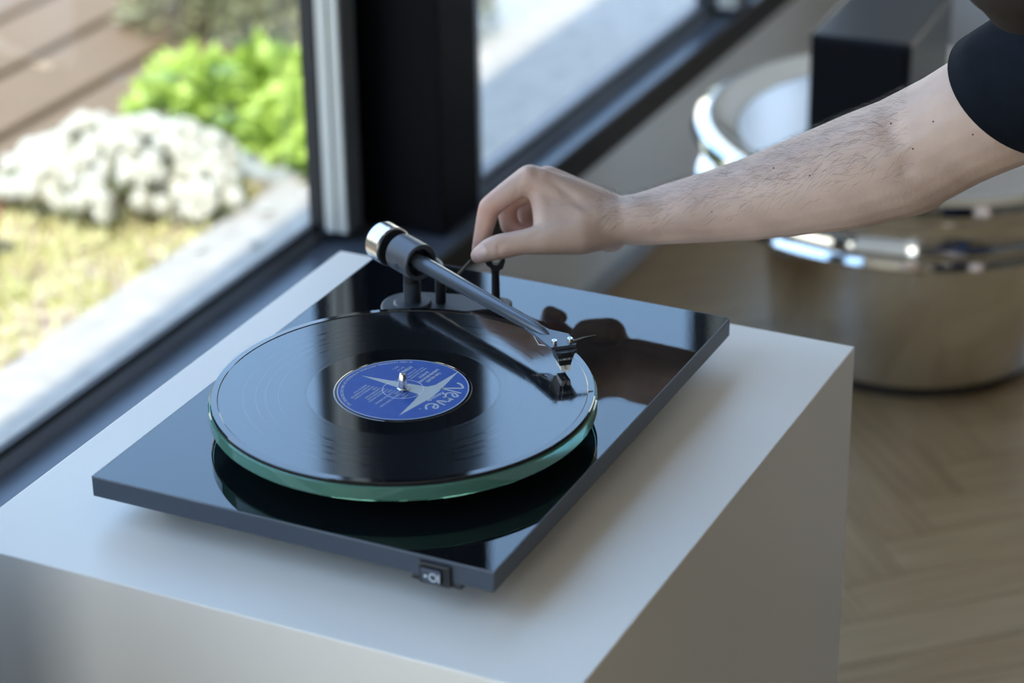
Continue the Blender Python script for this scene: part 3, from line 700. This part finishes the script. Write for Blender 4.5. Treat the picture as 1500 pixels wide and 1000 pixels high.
def remeshed(name, bm, voxel, it, material, parent, fac=.5):
    o = obj(name + '_src', bm); md = o.modifiers.new('r', 'REMESH'); md.mode = 'VOXEL'; md.voxel_size = voxel; md.use_smooth_shade = True
    sm = o.modifiers.new('s', 'SMOOTH'); sm.factor = fac; sm.iterations = it
    dg = bpy.context.evaluated_depsgraph_get(); me = bpy.data.meshes.new_from_object(o.evaluated_get(dg)); me.name = name
    old = o.data; bpy.data.objects.remove(o); bpy.data.meshes.remove(old)
    me.materials.clear(); me.materials.append(material)
    for p_ in me.polygons: p_.use_smooth = True
    n = bpy.data.objects.new(name, me); C.objects.link(n); n.parent = parent; n.matrix_parent_inverse = parent.matrix_world.inverted() if False else Matrix.Translation(-parent.location)
    return n
bm = bmesh.new()
# right arm
wrist = J(903, 322, 2.140, 35)
arm = [J(880, 320, 2.140, 34), wrist, J(936, 322, 2.136, 38.5), J(990, 312, 2.128, 46), J(1044, 302.5, 2.118, 53), J(1108, 289, 2.106, 61.5), J(1180, 271, 2.092, 73), J(1252, 251, 2.078, 83), J(1324, 228, 2.062, 88), J(1396, 190, 2.045, 88), J(1440, 167, 2.033, 92), J(1500, 138, 2.018, 98), J(1600, 90, 2.0, 104), J(1660, 60, 2.0, 112)]
chain(bm, arm)
# a little extra depth to the forearm (flexors behind)
chain(bm, [J(930, 322, 2.148, 36), J(1000, 314, 2.136, 43), J(1100, 296, 2.116, 57), J(1240, 260, 2.090, 78), J(1330, 233, 2.07, 84)])
# metacarpals
thM = J(800, 350, 2.112, 23.5)
mi, mm2, mr_, mp_ = J(776, 262.5, 2.130, 22.5), J(801, 262, 2.150, 20.5), J(826, 272, 2.168, 18.5), J(846, 286, 2.184, 17)
chain(bm, [J(893, 312, 2.136, 29), J(838, 285, 2.130, 25), mi]); chain(bm, [J(893, 310, 2.150, 29), mm2]); chain(bm, [J(896, 316, 2.160, 27), mr_]); chain(bm, [J(898, 326, 2.168, 26), mp_])
chain(bm, [J(850, 325, 2.130, 31), J(880, 325, 2.131, 32), J(915, 321, 2.133, 34), J(960, 318, 2.130, 41)])
chain(bm, [J(893, 335, 2.136, 30), J(846, 341, 2.122, 33), thM])
chain(bm, [J(840, 320, 2.138, 30), J(815, 300, 2.140, 25)]); chain(bm, [J(850, 315, 2.150, 33), J(812, 285, 2.145, 25)])
chain(bm, [J(893, 344, 2.168, 26.5), J(862, 325, 2.176, 27)])
capsule(bm, *J(850, 318, 2.160, 30), *J(835, 295, 2.170, 22))
chain(bm, [J(893, 322, 2.130, 31), J(850, 322, 2.126, 32), J(818, 318, 2.126, 27)])
chain(bm, [J(820, 300, 2.132, 27), J(815, 332, 2.120, 24)])
chain(bm, [J(903, 322, 2.138, 36), J(868, 322, 2.138, 36), J(838, 312, 2.140, 31)])
# web between thumb and index
chain(bm, [J(801, 332, 2.118, 20), J(797, 305, 2.125, 18), J(790, 280, 2.129, 17)])
# thumb
thumb = [thM, J(765, 354.5, 2.108, 18.5), J(731, 361.5, 2.108, 19.5), J(716, 366, 2.110, 17.5), J(701.5, 374, 2.114, 13.5)]
chain(bm, thumb)
# index
idx = [mi, J(746, 280, 2.134, 18), J(717, 303.5, 2.138, 17), J(709, 336, 2.144, 14.5), J(703.5, 362, 2.147, 12.8), J(702, 368, 2.147, 12)]
chain(bm, idx)
chain(bm, [mm2, J(741, 297, 2.166, 16), J(746, 331, 2.166, 13.8), J(768, 342, 2.160, 12)])
chain(bm, [mr_, J(768, 300, 2.188, 15), J(772, 333, 2.186, 13), J(794, 344, 2.176, 11.5)])
chain(bm, [mp_, J(802, 312, 2.204, 13), J(804, 338, 2.198, 11.5), J(822, 346, 2.188, 10.5)])
# neck, head
nb = Vector((.56, -.44, .235))
look = Vector((-.52, .42, -.28)).normalized(); hz = look; hx = hz.cross(Vector((0, 0, 1))).normalized(); hy = hx.cross(hz).normalized()   # hy: up of head
hc = I(1503, -12, 1.93) + hy * .088 - hz * .062
def hp3(r_, u, f_): return hc + hx * r_ + hy * u + hz * f_
chain(bm, [(nb, .062), (nb.lerp(hp3(0, -.05, -.03), .6), .055), (hp3(0, -.03, -.03), .054)])
Hrot = Matrix((hx, hz, hy)).transposed()
ell(bm, hp3(0, .030, -.010), .076, .096, .088, Hrot)
ell(bm, hp3(0, -.040, .030), .056, .062, .062, Hrot)
ell(bm, hp3(0, -.085, .058), .026, .024, .020, Hrot)
ell(bm, hp3(0, .020, .078), .050, .018, .030, Hrot)
chain(bm, [(hp3(0, .016, .090), .009), (hp3(0, -.020, .106), .012)])
for s_ in (-1, 1):
    ell(bm, hp3(.012 * s_, -.024, .096), .009, .010, .008, Hrot)
    ell(bm, hp3(.034 * s_, -.024, .060), .024, .022, .020, Hrot)
    ell(bm, hp3(.079 * s_, .0, -.010), .007, .018, .031, Hrot)
ell(bm, hp3(0, -.052, .086), .024, .010, .006, Hrot)
# left arm, resting on the thigh
shR = I(1665, 60, 2.0); shL = Vector((.88, -.46, .12))
chain(bm, [(shL, .058), (Vector((1.00, -.50, -.10)), .046), (Vector((.82, -.36, -.24)), .036), (Vector((.80, -.34, -.25)), .03)])
ell(bm, (.78, -.33, -.255), .05, .035, .018)
for k in range(5): capsule(bm, (.76 - .004 * k, -.355 + .016 * k, -.258), .010, (.70 + .003 * abs(k - 2), -.350 + .020 * k, -.272), .008)
body = remeshed('body', bm, .0017, 24, M['skin'], pr)
# flush colour on knuckles and fingers (the fingers really are redder)
me = body.data
co = np.empty(len(me.vertices) * 3, dtype=np.float32); me.vertices.foreach_get('co', co); co = co.reshape(-1, 3)
fl_ = np.zeros(len(co), dtype=np.float32)
for (p_, r_), wgt, rad in ((mi, .25, .02), (idx[2], .55, .022), (idx[3], .5, .02), (idx[4], .6, .016), (mm2, .25, .02), (J(741, 297, 2.166, 16), .6, .03), (J(768, 340, 2.16, 16), .6, .03), (thumb[-1], .35, .016), (thumb[2], .3, .014), (J(775, 320, 2.14, 16), .5, .02)):
    d = np.linalg.norm(co - np.array(p_), axis=1); fl_ = np.maximum(fl_, wgt * np.exp(-(d / rad) ** 2))
at = me.attributes.new('flush', 'FLOAT', 'POINT'); at.data.foreach_set('value', fl_)
# surface detail on the hand: creases, tendons
nrm = np.empty(len(me.vertices) * 3, dtype=np.float32); me.vertices.foreach_get('normal', nrm); nrm = nrm.reshape(-1, 3)
disp = np.zeros(len(co), dtype=np.float32)
def groove(a, b_, depth, wd):
    global disp
    a, b_ = np.array(a), np.array(b_); ab = b_ - a; t = np.clip(((co - a) @ ab) / (ab @ ab), 0, 1)
    d = np.linalg.norm(co - (a + t[:, None] * ab), axis=1); disp -= depth * np.exp(-(d / wd) ** 2) * np.sin(np.pi * np.clip(t, .08, .92))
def near_surf(px, py, s=2.09): # march to the skin surface facing the lens
    o_ = I(px, py, 1.0); d = (o_ - CAM).normalized(); h = body_bvh.ray_cast(CAM, d); return h[0] if h[0] else I(px, py, s)
from mathutils.bvhtree import BVHTree
body_bvh = BVHTree.FromPolygons([tuple(v) for v in co], [tuple(p_.vertices) for p_ in me.polygons])
for (a, b_, dp, wd) in (((727, 343), (732, 378), .0011, .0016), ((733, 342), (737, 379), .0007, .0014), ((710, 308), (737, 318), .0012, .0015), ((698, 330), (722, 338), .0008, .0013), ((762, 262), (752, 292), .0010, .002), ((768, 250), (764, 285), .0008, .002),
                        ((790, 255), (850, 300), .0016, .005), ((812, 268), (868, 312), .0012, .004), ((776, 348), (800, 335), .0008, .002), ((884, 300), (880, 340), .001, .004),
                        ((1300, 160), (1318, 228), .0050, .010), ((1318, 228), (1335, 262), .0028, .008), ((930, 345), (1030, 345), .0015, .006), ((905, 300), (960, 305), -.0016, .006), ((795, 262), (860, 318), -.0010, .003), ((830, 330), (880, 322), -.0010, .006)):
    groove(near_surf(*a), near_surf(*b_), dp, wd)
for px, py, amp, wd in ((774, 250, .0018, .006), (717, 300, .0010, .006), (797, 252, .0016, .005), (1250, 200, .003, .03), (1010, 300, .0015, .02)):
    d = np.linalg.norm(co - np.array(near_surf(px, py)), axis=1); disp += amp * np.exp(-(d / wd) ** 2)
co2 = co + nrm * disp[:, None]; me.vertices.foreach_set('co', co2.reshape(-1)); me.update()
# thumb nail
nc = near_surf(703.5, 369); tdir = (I(695, 378, 2.11) - I(716, 366, 2.108)).normalized(); vn = ((CAM - nc).normalized() + UP * .25 - RT * .55).normalized()
nx = tdir; ny = vn.cross(nx).normalized(); nn = nx.cross(ny).normalized()
if nn.dot(CAM - nc) < 0: nn = -nn
b = bmesh.new(); G = []
for i in range(9):
    row = []
    for j in range(9):
        u = -1 + 2 * i / 8; v_ = -1 + 2 * j / 8; wdt = .0050 * (1 - .22 * max(0, u) ** 2)
        q_ = nc + nx * u * .0058 + ny * v_ * wdt * math.sqrt(max(.15, 1 - .5 * abs(u) ** 3)) - nn * (.0022 * v_ * v_ + .0008 * u * u) + nn * .0006
        h = body_bvh.ray_cast(q_ + nn * .01, -nn)
        row.append(b.verts.new((h[0] + nn * .00035) if h[0] and (h[0] - q_).length < .004 else q_))
    G.append(row)
for i in range(8):
    for j in range(8): b.faces.new((G[i][j], G[i + 1][j], G[i + 1][j + 1], G[i][j + 1]))
bmesh.ops.recalc_face_normals(b, faces=b.faces)
nl = obj('thumbnail', b, M['nail'], pr, smooth=True); nl.matrix_parent_inverse = Matrix.Translation(-pr.location)
# arm hair
b = bmesh.new(); cnt = 0
axis_dir = (arm[3][0] - arm[8][0]).normalized()
polys = me.polygons; centers = None
rng = np.random.default_rng(3)
pc = np.empty(len(polys) * 3, dtype=np.float32); polys.foreach_get('center', pc); pc = pc.reshape(-1, 3)
pn = np.empty(len(polys) * 3, dtype=np.float32); polys.foreach_get('normal', pn); pn = pn.reshape(-1, 3)
A3, A8 = np.array(arm[1][0]), np.array(arm[9][0]); tt_ = (pc - A3) @ (A8 - A3) / ((A8 - A3) @ (A8 - A3))
upv = np.array(UP); camv = np.array(-FW)
wt = np.clip(.35 + pn @ (upv * .9 + camv * .15), 0, 1) * ((tt_ > .0) & (tt_ < .93)) * (np.abs(pc[:, 2]) < .4)
dist_ax = np.linalg.norm(pc - (A3 + tt_[:, None] * (A8 - A3)), axis=1); wt *= dist_ax < .08
wt = wt / wt.sum()
for k in rng.choice(len(polys), 4200, p=wt):
    p_ = Vector(pc[k]); n_ = Vector(pn[k]); L = random.uniform(.007, .016)
    g = (axis_dir * .8 - UP * random.uniform(-.2, .7) + rnd_dir(0) * .35); g = (g - n_ * g.dot(n_)).normalized()
    d1 = (g + n_ * .75).normalized(); d2 = (g + n_ * random.uniform(-.05, .25)).normalized()
    p1 = p_ + d1 * L * .4; p2 = p1 + d2 * L * .35; p3 = p2 + (d2 - UP * .3).normalized() * L * .3
    s_ = n_.cross(g).normalized(); w_ = .00005
    v = [b.verts.new(p_ - s_ * w_), b.verts.new(p_ + s_ * w_), b.verts.new(p1 - s_ * w_), b.verts.new(p1 + s_ * w_), b.verts.new(p2 - s_ * w_ * .8), b.verts.new(p2 + s_ * w_ * .8), b.verts.new(p3)]
    b.faces.new((v[0], v[1], v[3], v[2])); b.faces.new((v[2], v[3], v[5], v[4])); b.faces.new((v[4], v[5], v[6]))
o = obj('arm_hair', b, M['armhair'], pr); o['kind'] = 'stuff'; o.matrix_parent_inverse = Matrix.Translation(-pr.location)
# moles
b = bmesh.new()
for px, py in ((1020, 281), (1133, 246), (1305, 181), (1337, 218), (1235, 185), (1367, 178), (1186, 257), (1425, 197), (1043, 310)):
    h = near_surf(px, py); bmesh.ops.create_icosphere(b, subdivisions=1, radius=.0009, matrix=Matrix.Translation(h))
o = obj('moles', b, mat('mole', (.24, .13, .09), .7), pr); o.matrix_parent_inverse = Matrix.Translation(-pr.location); o['kind'] = 'stuff'

# shirt: torso + short sleeves
bm = bmesh.new()
sl_pts = [J(1484, 134, 2.020, 118), J(1540, 112, 2.008, 124), J(1620, 70, 2.0, 126), J(1700, 46, 2.0, 124)]
# sleeve end cut obliquely like the photo
ch = Vector((.66, -.47, .06)); pe = Vector((.74, -.72, -.22))
chain(bm, sl_pts[3:] + [(Vector((.62, -.44, .19)), .085)])
capsule(bm, Vector((.60, -.42, .17)), .085, Vector((.80, -.48, .12)), .085)
capsule(bm, Vector((.60, -.46, .185)), .098, Vector((.60, -.50, .16)), .11); capsule(bm, Vector((.575, -.445, .225)), .068, Vector((.60, -.47, .19)), .08)
capsule(bm, shL, .078, Vector((.93, -.485, .03)), .066)
for t in range(6):
    k = t / 5; c_ = ch.lerp(pe, k); ell(bm, c_, .185 - .02 * k, .125, .13, Matrix.Rotation(R(-12), 3, 'Z'))
shirt = remeshed('shirt', bm, .006, 6, M['shirt'], pr)
# sleeve as an open sheet of cloth ending in the hem the photo shows
b = bmesh.new(); ringN = 64; rows = []
hemc = I(1492, 136, 2.020)
adir = (arm[12][0] - arm[9][0]).normalized()
hx_ = adir.cross(FW).normalized(); hf_ = hx_.cross(adir).normalized()
if hx_.dot(UP) < 0: hx_ = -hx_
fcam = -FW - adir * (-FW).dot(adir); fcam.normalize()
for k in range(10):
    row = []
    for i in range(ringN):
        t = 2 * math.pi * i / ringN; u = math.cos(t); v_ = math.sin(t)
        rad = .0575 + .004 * math.sin(3 * t + k * .5) * (k / 10) + .0014 * k
        # hem: the camera-side top is drawn back, slanting down to the right
        off = -.0165 * u - .022 * v_
        ctr = hemc + adir * (k * .017 + off * (1 - k / 9))
        row.append(b.verts.new(ctr + hx_ * u * rad + fcam * v_ * rad))
    rows.append(row)
for a, c_ in zip(rows, rows[1:]):
    for i in range(ringN): b.faces.new((a[i], a[(i + 1) % ringN], c_[(i + 1) % ringN], c_[i]))
sv = obj('sleeve', b, M['shirt'], shirt, smooth=True)
sm = sv.modifiers.new('t', 'SOLIDIFY'); sm.thickness = .0022; sm.offset = 1
# trousers, shoes (kneeling)
bm = bmesh.new()
hip = Vector((.76, -.80, -.30)); ell(bm, hip, .165, .13, .12)
chain(bm, [(hip + Vector((-.09, .0, 0)), .09), (Vector((.56, -.42, -.34)), .068), (Vector((.60, -.50, -.535)), .055), (Vector((.62, -.78, -.545)), .045)])
chain(bm, [(hip + Vector((.09, .0, 0)), .09), (Vector((.90, -.38, -.30)), .068), (Vector((.92, -.42, -.50)), .05), (Vector((.92, -.42, -.53)), .048)])
tr = remeshed('trousers', bm, .007, 6, M['jeans'], pr)
for c_, d in (((.62, -.86, -.555), (0, -.12, 0)), ((.92, -.40, -.562), (0, .13, -.003))):
    bm = bmesh.new(); capsule(bm, c_, .038, Vector(c_) + Vector(d), .034); remeshed('shoe', bm, .005, 3, M['shoe'], pr)
# hair, eyes; dark beard put in for the shade on the chin
bm = bmesh.new(); ell(bm, hp3(0, .048, -.024), .082, .100, .086, Hrot); ell(bm, hp3(0, .01, -.055), .076, .062, .075, Hrot)
remeshed('hair', bm, .004, 3, M['hair'], pr)
bd = mat('chin_shade_dark', (.022, .016, .012), .9); bm = bmesh.new()
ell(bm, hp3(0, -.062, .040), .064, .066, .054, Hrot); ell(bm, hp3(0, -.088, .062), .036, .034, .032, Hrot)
remeshed('chin_shade_beard', bm, .004, 2, bd, pr)
for s_ in (-1, 1):
    bm = bmesh.new(); ell(bm, hp3(.031 * s_, .006, .083), .012, .010, .009, Hrot); o = obj('eye', bm, M['eye'], pr, smooth=True); o.matrix_parent_inverse = Matrix.Translation(-pr.location)
    bm = bmesh.new(); ell(bm, hp3(.031 * s_, .004, .0915), .005, .0025, .005, Hrot); i_ = obj('iris', bm, M['iris'], o, smooth=True)
    bm = bmesh.new(); chain(bm, [(hp3(.016 * s_, .028, .096), .004), (hp3(.034 * s_, .034, .092), .0045), (hp3(.052 * s_, .028, .076), .003)]); o = obj('eyebrow', bm, M['hair'], pr, smooth=True); o.matrix_parent_inverse = Matrix.Translation(-pr.location)
bm = bmesh.new(); ell(bm, hp3(0, -.050, .094), .024, .006, .0045, Hrot); ell(bm, hp3(0, -.057, .093), .020, .006, .005, Hrot)
o = obj('lips', bm, M['lips'], pr, smooth=True); o.matrix_parent_inverse = Matrix.Translation(-pr.location)
